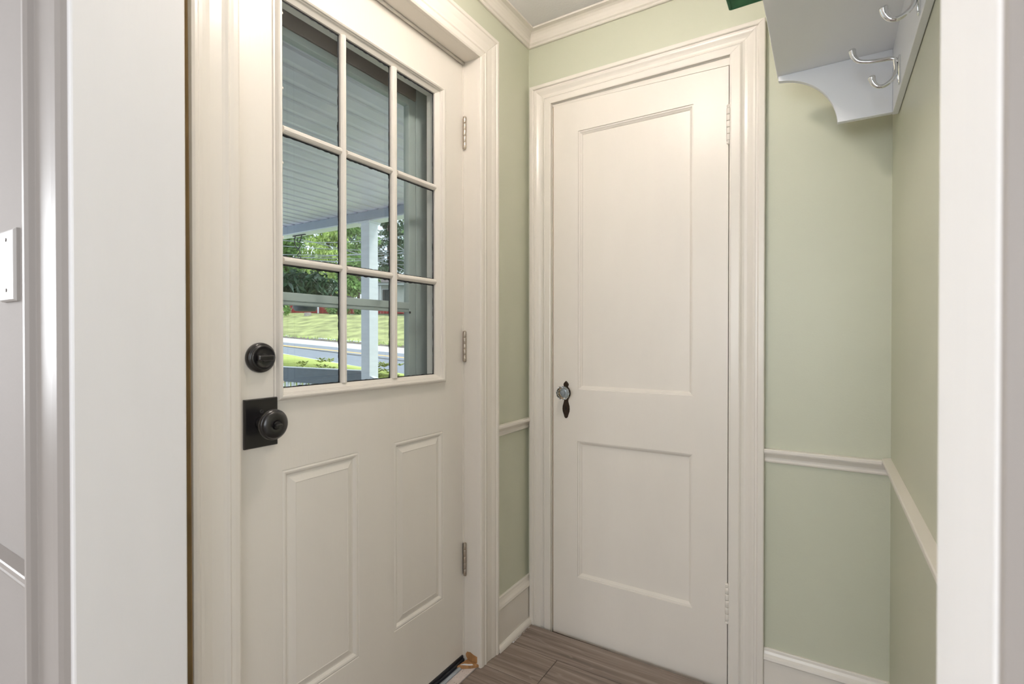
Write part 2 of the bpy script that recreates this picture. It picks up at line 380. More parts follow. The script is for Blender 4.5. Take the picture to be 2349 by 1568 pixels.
# ------------------------------------------------------------------ cased opening (jambs near the camera)
op = empty('trim_2', (.6, -1.41, FZ)); props(op, 'white painted jambs and casing of the near opening', 'door frame', 'structure')
w = MB(); w.box(.131, .150, -1.488, -1.344, FZ, 2.10); obj('jamb', w, 'jamb', op, bevel=.003)
w = MB(); w.box(1.068, 1.087, -1.481, -1.352, FZ, 2.10); obj('jamb', w, 'jamb', op, bevel=.003)
w = MB(); w.box(.131, 1.087, -1.488, -1.344, 2.082, 2.10); obj('head_jamb', w, 'jamb', op, bevel=.003)
profD = [(0, 0), (0, .028), (.13, .030), (.17, .026), (.2, .019), (.72, .017), (.78, .021), (.9, .020), (.96, .016), (1, .010), (1, 0)]
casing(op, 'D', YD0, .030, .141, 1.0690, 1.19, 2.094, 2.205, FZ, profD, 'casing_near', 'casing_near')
# far side casing of the same opening (towards the vestibule) is not seen; keep a plain stop

# ------------------------------------------------------------------ exterior door
XF = -.06
d1 = empty('door_1', (XF, -.76, FZ)); props(d1, 'cream exterior door with nine glass panes and two raised panels', 'door', 'structure')
w = MB()
wy0, wy1, wz0, wz1 = -1.040, -.486, 1.008, 1.922
pan = [(-1.039, -.812, .270, .824), (-.682, -.459, .272, .826)]
grid_face(w, 'A', XF, .045, -1.174, -.352, .032, 2.071, [(wy0, wy1, wz0, wz1)] + [])
# embossed panels: cut front only -> rebuild front with holes
w = MB()
def front_holes(mb, pl, base, u0, u1, z0, z1, holes):
    t = MB(); grid_face(t, pl, base, .045, u0, u1, z0, z1, holes); mb.add(t.v, t.f)
front_holes(w, 'A', XF, -1.174, -.352, .032, 2.071, [(wy0, wy1, wz0, wz1)] + pan)
pp = [(0, 0), (.0015, -.0015), (.006, .0005), (.010, -.0005), (.016, -.0065), (.0195, -.0065), (.034, -.0012), (.036, -.0004), (.0375, -.0012)]
for a, b, c, dd in pan:
    frame_loop(w, 'A', XF, a, b, c, dd, pp, True)
    w.add([(XF-.045, a, c), (XF-.045, b, c), (XF-.045, b, dd), (XF-.045, a, dd)], [(0, 1, 2, 3)])
obj('door_slab', w, 'door', d1, fix=False)
# lite frame
w = MB()
fp = [(0, 0), (.0005, .004), (.007, .0045), (.008, .0075), (.012, .013), (.017, .016), (.022, .0165), (.027, .014), (.0285, .0095), (.031, .0085), (.033, .004), (.047, -.004), (.047, -.010)]
# asymmetrical: outer -1.060..-.449, glass opening -1.032..-.496 -> use own insets per side
rr = []
oy0, oy1, oz0, oz1 = -1.060, -.447, .982, 1.948
iy0, iy1, iz0, iz1 = -1.033, -.494, 1.014, 1.917
for i, h in fp:
    s = i/.047
    rr.append([P('A', XF, a, b, h) for a, b in ((oy0+(iy0-oy0)*s, oz0+(iz0-oz0)*s), (oy1+(iy1-oy1)*s, oz0+(iz0-oz0)*s), (oy1+(iy1-oy1)*s, oz1+(iz1-oz1)*s), (oy0+(iy0-oy0)*s, oz1+(iz1-oz1)*s))])
w.rings(rr, False, cap=False)
lf = obj('window_frame', w, 'door', d1, fix=False)
w = MB()
for u in [oy0+.0145, oy1-.0145]:
    for z in (1.03, 1.19, 1.36, 1.53, 1.70, 1.87): w.lathe((XF+.0142, u, z), (1, 0, 0), [(.0035, 0), (.0033, .0004), (0.0001, .0006)], 10)
for z in (oz0+.0145, oz1-.0145):
    for u in (-.98, -.83, -.68, -.53): w.lathe((XF+.0142, u, z), (1, 0, 0), [(.0035, 0), (.0033, .0004), (.0001, .0006)], 10)
obj('screw_cap', w, 'door', d1)
ycols = [(iy0, -.867), (-.849, -.687), (-.665, iy1)]
zrows = [(iz0, 1.303), (1.320, 1.606), (1.624, iz1)]
def muntin(a0, a1, b0, b1, vert):
    mb = MB(); xg = -.0695; xf = -.0565
    if vert:
        prof = [(xg, a0), (xg+.006, a0), (xf-.003, a0+.003), (xf, a0+.0065), (xf, a1-.0065), (xf-.003, a1-.003), (xg+.006, a1), (xg, a1)]
        mb.rings([[(x, y, b0) for x, y in prof], [(x, y, b1) for x, y in prof]], False)
    else:
        prof = [(xg, b0), (xg+.006, b0), (xf-.003, b0+.003), (xf, b0+.0065), (xf, b1-.0065), (xf-.003, b1-.003), (xg+.006, b1), (xg, b1)]
        mb.rings([[(x, a0, z) for x, z in prof], [(x, a1, z) for x, z in prof]], False)
    obj('muntin', mb, 'door', d1)
muntin(-.867, -.849, iz0, iz1, True); muntin(-.687, -.665, iz0, iz1, True)
for z0, z1 in ((1.303, 1.320), (1.606, 1.624)):
    muntin(iy0, -.867, z0, z1, False); muntin(-.849, -.687, z0, z1, False); muntin(-.665, iy1, z0, z1, False)
for a, b in ycols:
    for c, dd in zrows:
        w = MB(); w.box(-.0735, -.0705, a-.002, b+.002, c-.002, dd+.002); obj('glass_pane', w, 'glass', d1)
        w = MB()  # ragged dark sealant line around the pane
        rng = random.Random(int(a*1000)+int(c*100))
        n = 40
        def rag(t): return .0022 + .0026*abs(noise.noise(Vector((a*31+t*9, c*13, 0))))
        for s_ in range(4):
            for k in range(n):
                t0, t1 = k/n, (k+1)/n; q = rag(t0+s_*3)
                if s_ == 0: w.box(-.0705, -.0698, a, a+q, c+(dd-c)*t0, c+(dd-c)*t1)
                if s_ == 1: w.box(-.0705, -.0698, b-q*1.5, b, c+(dd-c)*t0, c+(dd-c)*t1)
                if s_ == 2: w.box(-.0705, -.0698, a+(b-a)*t0, a+(b-a)*t1, c, c+q)
                if s_ == 3: w.box(-.0705, -.0698, a+(b-a)*t0, a+(b-a)*t1, dd-q*1.6, dd)
        obj('glazing_bead', w, 'rubber', d1)
# door bottom sweep
w = MB(); w.box(XF-.04, XF+.004, -1.170, -.356, .012, .034); w.box(XF-.002, XF+.010, -1.170, -.356, .010, .024)
obj('door_sweep', w, 'rubber', d1, bevel=.002)
# deadbolt
DBY, DBZ = -1.0935, 1.087
w = MB(); w.lathe((XF, DBY, DBZ), (1, 0, 0), [(.033, 0), (.0335, .004), (.0325, .010), (.0295, .013), (.0285, .0125), (.0275, .017), (.024, .0195), (.0238, .0185), (.012, .0185), (.0001, .0185)], 48)
db = obj('deadbolt', w, 'black', d1)
w = MB(); w.lathe((XF+.018, DBY, DBZ), (1, 0, 0), [(.009, 0), (.008, .006)], 20)
w.rings([[(XF+x, DBY+sy*hy, DBZ+sz*hz) for sy, sz in ((-1, -1), (1, -1), (1, 1), (-1, 1))] for x, hy, hz in ((.0185, .012, .0045), (.020, .0185, .0065), (.027, .0190, .006), (.030, .0165, .0035))], False)
obj('thumb_turn', w, 'black', db, bevel=.0015)
# knob set
KZ = .943
w = MB(); w.rings([[P('A', XF, a, b, h) for a, b in ((-1.132+i, .889+i), (-1.054-i, .889+i), (-1.054-i, .997-i), (-1.132+i, .997-i))] for i, h in ((0, 0), (0, .006), (.0015, .0085))], False)
kp = obj('knob_plate', w, 'black', d1, bevel=.0008)
w = MB(); w.lathe((XF+.0085, -1.094, .968), (1, 0, 0), [(.0042, 0), (.0042, .001), (.0025, .0012), (.0022, .0004)], 16); obj('screw', w, 'black', kp)
w = MB(); w.lathe((XF+.008, -1.093, KZ), (1, 0, 0), [(.016, 0), (.015, .006), (.0105, .012), (.0100, .020), (.013, .024), (.024, .028), (.0305, .034), (.0330, .040), (.0330, .0455), (.0315, .0475), (.0300, .0478), (.0298, .0500), (.0275, .0525), (.019, .0555), (.0110, .0560), (.0098, .0545), (.0001, .0545)], 48)
kn = obj('door_knob', w, 'black', d1)
w = MB(); w.lathe((XF+.063, -1.093, KZ), (1, 0, 0), [(.0085, 0), (.0085, .003)], 20)
w.rings([[(XF+x, -1.093+sy*hy, KZ+sz*hz) for sy, sz in ((-1, -1), (1, -1), (1, 1), (-1, 1))] for x, hy, hz in ((.064, .008, .003), (.071, .0085, .003), (.074, .007, .002))], False)
obj('lock_button', w, 'black', kn, bevel=.001)
# hinges
def hinge_nickel(z0, z1, lab=None):
    L = z1-z0
    mb = MB(); k = 5
    for i in range(k): mb.lathe((XF+.011, -.3555, z0+L*i/k+.0003), (0, 0, 1), [(.0055, 0), (.0058, .0006), (.0058, L/k-.0012), (.0055, L/k-.0006)], 16)
    h = obj('hinge', mb, 'nickel', d1)
    mb = MB(); mb.box(XF-.02, XF+.010, -.3512, -.3502, z0+.002, z1-.002); mb.box(XF+.0, XF+.007, -.3535, -.352, z0+.002, z1-.002)
    obj('hinge_leaf', mb, 'nickel', h)
    mb = MB(); mb.lathe((XF+.011, -.3555, z1), (0, 0, 1), [(.0045, 0), (.0045, .002), (.0001, .0035)], 12); mb.lathe((XF+.011, -.3555, z0), (0, 0, -1), [(.0045, 0), (.0045, .002), (.0001, .0035)], 12); obj('hinge_tip', mb, 'nickel', h)
for a, b in ((1.781, 1.888), (1.051, 1.153), (.312, .423)): hinge_nickel(a, b)

# frame of the exterior door
f1 = empty('trim_3', (0, -.76, FZ)); props(f1, 'cream casing and jambs of the exterior door', 'door frame', 'structure')
w = MB(); w.box(-.139, .004, -.350, -.334, FZ+.004, 2.094); obj('jamb', w, 'trim', f1, bevel=.0015)
w = MB(); w.box(-.139, .004, -1.192, -1.176, FZ+.004, 2.094); obj('jamb', w, 'trim', f1, bevel=.0015)
w = MB(); w.box(-.139, .004, -1.176, -.350, 2.0765, 2.094); obj('head_jamb', w, 'trim_h', f1, bevel=.0015)
w = MB(); w.tube([(XF+.006, -1.174, 2.0725), (XF+.006, -.354, 2.0725)], .0048, 8); obj('weatherstrip', w, 'trim_h', f1)
w = MB(); w.box(XF-.001, XF+.0035, -.3535, -.3495, .03, 1.05); w.box(XF-.001, XF+.0035, -.3535, -.3495, 1.155, 1.78); w.box(XF-.001, XF+.0035, -.3535, -.3495, 1.89, 2.07); obj('weatherstrip', w, 'trim', f1)
profE = [(0, 0), (0, .0225), (.06, .024), (.12, .0235), (.15, .020), (.22, .020), (.30, .0185), (.38, .0165), (.62, .0155), (.68, .017), (.74, .0195), (.78, .0165), (.86, .0175), (.95, .017), (1, .014), (1, 0)]
casing(f1, 'A', 0, -1.273, -1.1785, -.352, -.248, 2.077, 2.176, FZ, profE, 'trim', 'trim_h')
w = MB(); w.add([(.0005, -1.2733, FZ), (.021, -1.2733, FZ), (.012, -1.2733, 1.6), (.006, -1.2733, 2.17), (.0005, -1.2733, 2.17),
                 (.0005, -1.2745, FZ), (.021, -1.2745, FZ), (.012, -1.2745, 1.6), (.006, -1.2745, 2.17), (.0005, -1.2745, 2.17)],
                [(0, 1, 2, 3, 4), (9, 8, 7, 6, 5), (0, 5, 6, 1), (1, 6, 7, 2), (2, 7, 8, 3), (3, 8, 9, 4), (4, 9, 5, 0)])
props(obj('bare_edge', w, 'gold', f1), 'unpainted ochre edge of the casing')
# gouged bare wood at the foot of the jamb
w = MB(); rng = random.Random(3); pts = []
for k in range(14):
    t = k/14*2*PI; rr_ = 1+.25*math.sin(3*t+1)+rng.uniform(-.1, .1); pts.append((-.022+.030*math.cos(t)*rr_, -.3506-.0006*0, .030+.018*math.sin(t)*rr_))
w.prism([(p[0], -.3512, max(p[2], FZ+.001)) for p in pts], (0, .002, 0))
props(obj('gouge', w, 'bare', f1), 'bare tan wood where paint has broken away')
w = MB(); w.prism([(-.052, -.40, FZ+.0005), (-.012, -.372, FZ+.0005), (.008, -.352, FZ+.0005), (-.045, -.352, FZ+.0005)], (0, 0, .012)); props(obj('wood_splinter', w, 'bare', f1, bevel=.003), 'tan broken wood and filler at the jamb foot')
w = MB(); w.prism([(-.044, -.3885, .0205), (-.030, -.3815, .0205), (-.014, -.3735, .0205), (-.006, -.366, .0205), (-.012, -.364, .0205), (-.022, -.371, .0205), (-.036, -.377, .0205)], (0, 0, .0012)); props(obj('paint_smear', w, 'white', f1), 'white paint smear on the broken wood')

# threshold under the exterior door
th = empty('trim_4', (-.06, -.76, FZ)); props(th, 'pale painted sill with grey metal strip under the exterior door', 'threshold', 'structure')
w = MB(); w.box(-.155, -.048, -1.176, -.350, -.02, .012); obj('metal_strip', w, 'alu', th, bevel=.002)
w = MB(); w.rings([[(x, y, z) for x, z in ((-.048, .0005), (-.048, .0155), (-.043, .017), (-.038, .0105), (-.038, .0005))] for y in (-1.176, -.350)], False); obj('metal_lip', w, 'alu', th)
w = MB(); w.box(-.0375, -.002, -1.176, -.352, -.02, .0095); obj('sill_board', w, 'sill', th, bevel=.002)
w = MB(); w.box(-.0018, .0, -1.176, -.352, -.02, .003); obj('gap', w, 'dark', th)
random.seed(5)
w = MB()
for k in range(26):
    x, y = random.uniform(-.035, -.006), random.uniform(-.70, -.37); s = random.uniform(.0006, .0016); w.lathe((x, y, .0093), (0, 0, 1), [(s, 0), (s*.5, .0008)], 5, False)
props(obj('dirt_specks', w, 'rubber', th), kind='stuff')

# ------------------------------------------------------------------ wall A mouldings
railp = [(0, -.041), (.004, -.041), (.007, -.039), (.008, -.035), (.006, -.030), (.006, -.026), (.010, -.020), (.014, -.0155), (.0155, -.014), (.0155, -.012), (.0205, -.0115), (.0215, -.009), (.0215, -.002), (.020, 0), (0, 0)]
def sc(p, k): return [(a, b*k) for a, b in p]
props(run('trim_5', 'A', 0, -.248, 0, .816, railp, 'trim_h', miter1=0), 'cream chair rail between exterior door and closet', 'chair rail', 'structure')
props(run('trim_6', 'B', 0, .8475, XC, .790, sc(railp, 1.06), 'trim_h', miter1=-1), 'cream chair rail right of the closet door', 'chair rail', 'structure')
props(run('trim_7', 'C', XC, YD1, 0, .797, sc(railp, 1.06), 'trim_h', miter1=-1), 'cream chair rail running along the right wall', 'chair rail', 'structure')
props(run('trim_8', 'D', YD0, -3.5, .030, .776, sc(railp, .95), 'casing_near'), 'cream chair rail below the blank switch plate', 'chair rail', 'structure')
bz = .192
basep = [(0, FZ), (.0125, FZ), (.0125, .150), (.0125, .1515), (.017, .153), (.019, .157), (.017, .166), (.012, .174), (.009, .182), (.008, bz-.002), (.006, bz), (0, bz)]
b1 = run('baseboard_left', 'A', 0, -.248, 0, 0, basep, 'trim_h'); props(b1, 'cream baseboard with moulded cap left of the closet', 'baseboard', 'structure')
shoe = [(.0125, FZ+.0005)] + [(.0125+.016*math.cos(t*PI/2/5), FZ+.0005+.019*math.sin(t*PI/2/5)) for t in range(6)]
run('shoe_moulding', 'A', 0, -.248, 0, 0, shoe, 'trim_h', b1)
w = MB(); random.seed(11)
for k in range(40):
    t = random.random(); y = -.17+.12*t*random.random(); s = random.uniform(.0006, .0018)
    w.lathe((.029+random.uniform(0, .004), y, FZ), (0, 0, 1), [(s, 0), (s*.7, .001)], 5, False)
props(obj('paint_flecks', w, 'white', b1), kind='stuff')
kz = .171/bz
b2 = run('baseboard_back', 'B', 0, .8475, XC, 0, [(a, FZ+(b-FZ)*.885) for a, b in basep], 'trim_h', miter1=-1); props(b2, 'cream baseboard with moulded cap right of the closet', 'baseboard', 'structure')
run('shoe_moulding', 'B', 0, .8475, XC, 0, shoe, 'trim_h', b2, miter1=-1)
b3 = run('baseboard_right', 'C', XC, YD1, 0, 0, [(a, FZ+(b-FZ)*.885) for a, b in basep], 'trim_h', miter1=-1); props(b3, 'cream baseboard along the right wall', 'baseboard', 'structure')
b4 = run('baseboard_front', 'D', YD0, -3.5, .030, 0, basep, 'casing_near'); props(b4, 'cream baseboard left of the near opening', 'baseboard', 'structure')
# crown
q = CZ - 2.273
crp = [(0, 0), (.007, 0), (.0095, .003), (.0095, .008), (.008, .0095), (.013, .013)] + [(.013+.026*(1-math.cos(t*PI/2/5)), .013+(q-.013-.008)*math.sin(t*PI/2/5)) for t in range(1, 6)] + [(.044, q-.007), (.044, q), (0, q)]
props(run('trim_9', 'A', 0, YD1, 0, 2.273, crp, 'trim_h', miter1=-1), 'cream crown moulding over the exterior door wall', 'crown moulding', 'structure')
props(run('trim_10', 'B', 0, 0, XC, 2.273, crp, 'trim_h', miter0=1, miter1=-1), 'cream crown moulding over the closet wall', 'crown moulding', 'structure')
props(run('trim_11', 'C', XC, YD1, 0, 2.273, crp, 'trim_h', miter1=-1), 'cream crown moulding over the right wall', 'crown moulding', 'structure')

# ------------------------------------------------------------------ closet door
d2 = empty('door_2', (.43, 0, FZ)); props(d2, 'cream two panel closet door with crystal knob', 'door', 'structure')
w = MB(); YC = -.004
cpan = [(.216, .632, .938, 1.906), (.215, .632, .230, .7435)]
t = MB(); grid_face(t, 'B', YC, .035, .1125, .7405, -.006, 2.021, cpan)
def sag(v):   # the top edge drops to the hinge side, the bottom edge too
    x, y, z = v
    if z > 2.0: z -= .019*(x-.1125)/.628
    if z < 0.0: z -= .005*(x-.1125)/.628
    return (x, y, z)
w.add([sag(v) for v in t.v], t.f)
cp = [(0, 0), (.0008, -.0035), (.0055, -.0042), (.0063, -.0062), (.0125, -.0105), (.0135, -.0125)]
for a, b, c, dd in cpan:
    frame_loop(w, 'B', YC, a, b, c, dd, cp, True); w.add([(a, YC+.035, c), (b, YC+.035, c), (b, YC+.035, dd), (a, YC+.035, dd)], [(0, 1, 2, 3)])
obj('door_slab', w, 'closet', d2, fix=False)
# hinges with ball tips, five painted knuckles
def ball_hinge(z0, z1):
    x, y = .7415, YC-.006; L = z1-z0; b = .013; mb = MB(); n = 5; k = (L-2*b)/n
    for i in range(n):
        r = .0068; mb.lathe((x, y, z0+b+k*i+.0004), (0, 0, 1), [(r*.9, 0), (r, .001), (r, k-.002), (r*.9, k-.001)], 20)
    h = obj('hinge', mb, 'closet', d2)
    mb = MB()
    for zc, s in ((z1-b, 1), (z0+b, -1)):
        mb.lathe((x, y, zc), (0, 0, s), [(.0055, 0), (.006, .0018), (.0038, .003), (.0055, .005), (.0062, .0075), (.0055, .010), (.003, .012), (.0001, .0128)], 18)
    obj('hinge_tip', mb, 'closet', h)
    mb = MB(); mb.box(x-.002, x+.0068, y+.004, y+.012, z0+b, z1-b); obj('hinge_leaf', mb, 'dark', h)
ball_hinge(1.748, 1.877); ball_hinge(.212, .345)
# escutcheon
ex, ez0, ez1 = .1675, .826, .968
half = [(0, 0), (.004, .0015), (.0075, .006), (.0085, .011), (.0105, .016), (.014, .026), (.0150, .035), (.0140, .046), (.011, .056), (.0088, .064), (.0088, .070), (.012, .077), (.0165, .086), (.0185, .095), (.0175, .105), (.0135, .113), (.0085, .118), (.0075, .121), (.0105, .126), (.0105, .131), (.006, .137), (0, .142)]
def esc_ring(k, h):
    pr_ = [(ex+a*k, z) for a, z in [(a, ez0+b+(.071-b)*(1-k)*.4) for a, b in half]]; pl_ = [(2*ex-a, z) for a, z in pr_[1:-1]][::-1]
    return [(a, YC-h, z) for a, z in pr_+pl_]
w = MB(); w.rings([esc_ring(1, 0), esc_ring(1, .0018), esc_ring(.86, .0032), esc_ring(.78, .0022)], False)
es = obj('escutcheon', w, 'bronze', d2)
w = MB(); kx, kzz = ex-.0005, .866
w.prism([(kx+.0035*math.cos(t*PI/6), YC-.0034, kzz+.0035*math.sin(t*PI/6)) for t in range(-1, 8)] + [(kx-.0022, YC-.0034, kzz-.0085), (kx+.0022, YC-.0034, kzz-.0085)], (0, .003, 0)); obj('keyhole', w, 'dark', es)
KX, KZ2 = .1715, .925
w = MB(); w.lathe((KX, YC-.002, KZ2), (0, -1, 0), [(.014, 0), (.013, .004), (.008, .006), (.0075, .016), (.011, .018), (.0150, .0205), (.0150, .0222), (.0148, .0226)], 28); ks = obj('knob_shank', w, 'bronze', d2)
w = MB(); w.lathe((KX, YC-.002, KZ2), (0, -1, 0), [(.0152, .0205), (.0160, .0212), (.0160, .0228), (.0152, .0234)], 28); obj('brass_ring', w, 'brass', ks)
w = MB(); w.lathe((KX, YC-.002, KZ2), (0, -1, 0), [(.0147, .0228), (.0147, .0235), (.006, .0237), (.0001, .0234)], 24); obj('mirror_disc', w, 'alu', ks)
w = MB(); n = 12
def facet(r, h, ph=0, lob=0): return [(KX+r*math.cos(2*PI*(k+ph)/24)*(1-(lob if k % 2 else 0)), YC-.002-h, KZ2+r*math.sin(2*PI*(k+ph)/24)*(1-(lob if k % 2 else 0))) for k in range(24)]
w.rings([facet(.015, .0236), facet(.022, .028, 0, .05), facet(.0272, .0345, 0, .065), facet(.0272, .0395, 0, .065), facet(.0225, .0475, 0, .03), facet(.0145, .0505, 0, 0), facet(.0135, .0495, 0, 0)], False)
obj('crystal_knob', w, 'crystal', d2)
# closet frame
f2 = empty('trim_12', (.43, 0, FZ)); props(f2, 'cream moulded casing around the closet door', 'door frame', 'structure')
w = MB(); w.box(.094, .1075, -.003, .12, FZ-.02, 2.045); obj('jamb', w, 'trim', f2, bevel=.001)
w = MB(); w.box(.7425, .756, -.003, .12, FZ-.02, 2.045); obj('jamb', w, 'trim', f2, bevel=.001)
w = MB(); w.box(.1075, .7425, -.003, .12, 2.030, 2.045); obj('head_jamb', w, 'trim_h', f2)
w = MB(); w.rings([[(x, y, z) for x, z in ((.1075, 2.0235), (.7425, 2.0055), (.7425, 2.030), (.1075, 2.030))] for y in (.0, .012)], False); obj('head_stop', w, 'trim_h', f2)
w = MB(); w.box(.1072, .112, .004, .03, FZ, 2.02); props(obj('door_gap', w, 'gold', f2), 'ochre gap along the latch edge')
profB = [(0, 0), (0, .0215), (.02, .0235), (.16, .0245), (.19, .0225), (.20, .0185), (.25, .0185), (.27, .0200), (.34, .0185), (.42, .0145), (.50, .0115), (.58, .0110), (.64, .0125), (.68, .0155), (.70, .0170), (.72, .0150), (.95, .0150), (1, .0135), (1, 0)]
casing(f2, 'B', 0, .0155, .1055, .7455, .8475, 2.032, 2.1115, -.012, profB, 'trim', 'trim_h')

# ------------------------------------------------------------------ coat rack
RY0, RY1 = -.146, -1.046; ZS = 1.857; XB = XC-.014
cr_ = empty('coat_rack', (XC, (RY0+RY1)/2, 1.70)); props(cr_, 'white wall-mounted coat rack shelf with chrome hooks on the right wall', 'coat rack')
w = MB(); w.box(.890, XC-.001, RY1, RY0, ZS, ZS+.016); obj('shelf_board', w, 'white', cr_, bevel=.002)
w = MB(); w.box(XB, XC-.001, RY1+.001, RY0-.001, 1.697, ZS); obj('back_board', w, 'white', cr_, bevel=.001)
def bracket(y0, y1):
    pts = [(XB, ZS), (.893, ZS), (.893, ZS-.013)]
    cx, cz, r = .884, 1.690, .153
    a0, a1 = 84, 6
    for k in range(15):
        a = R_(a0+(a1-a0)*k/14); pts.append((cx+r*math.cos(a)*.97, cz+r*math.sin(a)))
    pts += [(1.0315, 1.6985), (XB, 1.6985)]
    mb = MB(); mb.prism([(a, y0, b) for a, b in pts], (0, y1-y0, 0)); return obj('side_bracket', mb, 'white', cr_, bevel=.0015)
bracket(RY0-.016, RY0); bracket(RY1, RY1+.016)
def bez(P0, n=7):
    out = []
    for i in range(len(P0)-1):
        p0 = P0[max(i-1, 0)]; p1 = P0[i]; p2 = P0[i+1]; p3 = P0[min(i+2, len(P0)-1)]
        for k in range(n):
            t = k/n; out.append(.5*((2*p1)+(-p0+p2)*t+(2*p0-5*p1+4*p2-p3)*t*t+(-p0+3*p1-3*p2+p3)*t**3))
    out.append(P0[-1]); return out
HY = -.312
def hook():
    x0 = XB-.004
    mb = MB(); mb.rings([[(XB-h, HY+a, z) for a, z in ((-.006+i, 1.706+i), (.006-i, 1.706+i), (.0065-i, 1.770-i), (-.0065+i, 1.770-i))] for i, h in ((0, 0), (0, .003), (.002, .0045))], False)
    h = obj('coat_hook', mb, 'chrome', cr_, bevel=.001)
    V = Vector
    up = [V((x0, HY, 1.756)), V((x0-.010, HY, 1.7665)), V((x0-.030, HY, 1.769)), V((x0-.055, HY, 1.772)), V((x0-.074, HY, 1.779)), V((x0-.0835, HY, 1.792)), V((x0-.0865, HY, 1.806))]
    lo = [V((x0-.006, HY, 1.766)), V((x0-.004, HY, 1.738)), V((x0-.009, HY, 1.721)), V((x0-.024, HY, 1.7095)), V((x0-.037, HY, 1.7105)), V((x0-.0455, HY, 1.721)), V((x0-.0485, HY, 1.733))]
    for nm, pts in (('upper_prong', up), ('lower_prong', lo)):
        b = bez(pts); n = len(b); rad = [.0044 + (.0036*max(0, (i/n-.58)/.42)**1.2) for i in range(n)]
        t = (b[-1]-b[-2]).normalized(); b += [b[-1]+t*.003, b[-1]+t*.0052]; rad += [.0068, .0030]; rad[0] = .0048
        m2 = MB(); m2.tube(b, rad, 14); obj(nm, m2, 'chrome', h)
    return h
hk = hook(); h2 = dup(hk, (0, -.290, 0)); dup(hk, (0, -.580, 0))

# green edged storage bin on the shelf, overhanging its front
bn = empty('storage_bin', (.95, -.68, ZS+.017)); props(bn, 'dark green fabric storage bin overhanging the coat rack shelf', 'storage bin')
zb = ZS+.0165
w = MB(); w.rings([[(x, y, z) for x, y in ((.826-k, -.515+k), (1.10, -.515+k), (1.10, -.86-k), (.826-k, -.86-k))] for z, k in ((zb, 0), (zb+.012, .002), (zb+.24, .006))], False, cap=False)
w.add([(.826, -.515, zb), (1.10, -.515, zb), (1.10, -.86, zb), (.826, -.86, zb)], [(0, 1, 2, 3)])
w.rings([[(x, y, z) for x, y in ((.832, -.521), (1.094, -.521), (1.094, -.854), (.832, -.854))] for z in (zb+.004, zb+.24)], False, cap=False)
obj('bin_body', w, 'fab_green', bn, fix=False)
w = MB(); c = [(.822, -.512, zb+.003), (1.103, -.512, zb+.003), (1.103, -.864, zb+.003), (.822, -.864, zb+.003)]
w.tube(c+[c[0]], .004, 8); obj('piping', w, 'fab_green', bn)
w = MB(); w.box(.819, .8215, -.862, -.518, zb+.010, zb+.23); props(obj('front_panel', w, 'fab_beige', bn), 'beige front panel')

# ------------------------------------------------------------------ blank switch plate
sw = empty('switch_plate', (-.127, YD0, 1.25)); props(sw, 'white blank cover plate with two screws beside the near opening', 'wall plate')
w = MB(); x0, x1, z0, z1 = -.1625, -.0895, 1.190, 1.307
w.rings([[(a, YD0-h, b) for a, b in ((x0+i, z0+i), (x1-i, z0+i), (x1-i, z1-i), (x0+i, z1-i))] for i, h in ((0, 0), (0, .0045), (.003, .0075), (.005, .008))], False)
obj('cover', w, 'plate', sw)
for z in (1.290, 1.208):
    w = MB(); w.lathe((-.126, YD0-.008, z), (0, -1, 0), [(.0032, 0), (.003, .0008), (.0001, .001)], 12); obj('screw', w, 'screw', sw)

# ------------------------------------------------------------------ lamps
def dome_lamp(name, c, r, m, lab, drop=.13):
    o = empty(name, (c[0], c[1], CZ)); props(o, lab, 'ceiling lamp')
    w = MB(); w.lathe((c[0], c[1], CZ), (0, 0, -1), [(r*.8, 0), (r*.8, .012), (r*.5, .02), (.012, .024), (.012, drop-r*.9)], 32); obj('lamp_mount', w, 'lamp_metal', o)
    w = MB(); w.lathe((c[0], c[1], CZ-drop), (0, 0, -1), [(r*math.sin(PI*t/16), -r*math.cos(PI*t/16)) for t in range(1, 16)], 32); obj('lamp_globe', w, m, o)
dome_lamp('ceiling_lamp', LAMP_POS, .055, 'dome', 'lit opal globe lamp on the vestibule ceiling')
dome_lamp('ceiling_lamp', (.0, -3.0, 0), .16, 'dome2', 'added opal globe lamp lighting the outer room', .24)  # unseen lamp added to brighten the outer room

# ------------------------------------------------------------------ storm door and outside of the doorway
sd_ = empty('door_3', (-.17, -.76, 0)); props(sd_, 'pale sage aluminium storm door outside the exterior door', 'door', 'structure')
XS0, XS1 = -.195, -.165
w = MB(); w.box(XS0, XS1, -.470, -.385, .02, 2.03); obj('stile', w, 'storm', sd_, bevel=.002)
w = MB(); w.box(XS0, XS1, -1.150, -1.065, .02, 2.03); obj('stile', w, 'storm', sd_, bevel=.002)
w = MB(); w.box(XS0, XS1, -1.065, -.470, 1.925, 2.03); obj('top_rail', w, 'frame_brown', sd_, bevel=.002)
w = MB(); w.box(XS0, XS1, -1.065, -.470, .02, .30); obj('bottom_rail', w, 'storm', sd_, bevel=.002)
w = MB(); w.box(-.190, -.166, -.505, -.472, .30, 1.922); obj('sash_stile', w, 'storm', sd_, bevel=.002)
w = MB(); w.box(-.190, -.166, -1.063, -1.03, .30, 1.922); obj('sash_stile', w, 'storm', sd_, bevel=.002)
w = MB(); w.box(-.190, -.166, -1.03, -.505, 1.900, 1.922); obj('sash_rail', w, 'storm', sd_, bevel=.002)
w = MB(); w.box(-.188, -.164, -1.03, -.505, 1.226, 1.248); obj('sash_rail', w, 'storm', sd_, bevel=.002)
w = MB(); w.box(-.192, -.168, -1.03, -.505, 1.2165, 1.226); obj('sash_rail', w, 'storm', sd_, bevel=.002)
w = MB(); w.box(-.181, -.178, -1.04, -.495, 1.24, 1.905); obj('glass_pane', w, 'storm_glass', sd_)
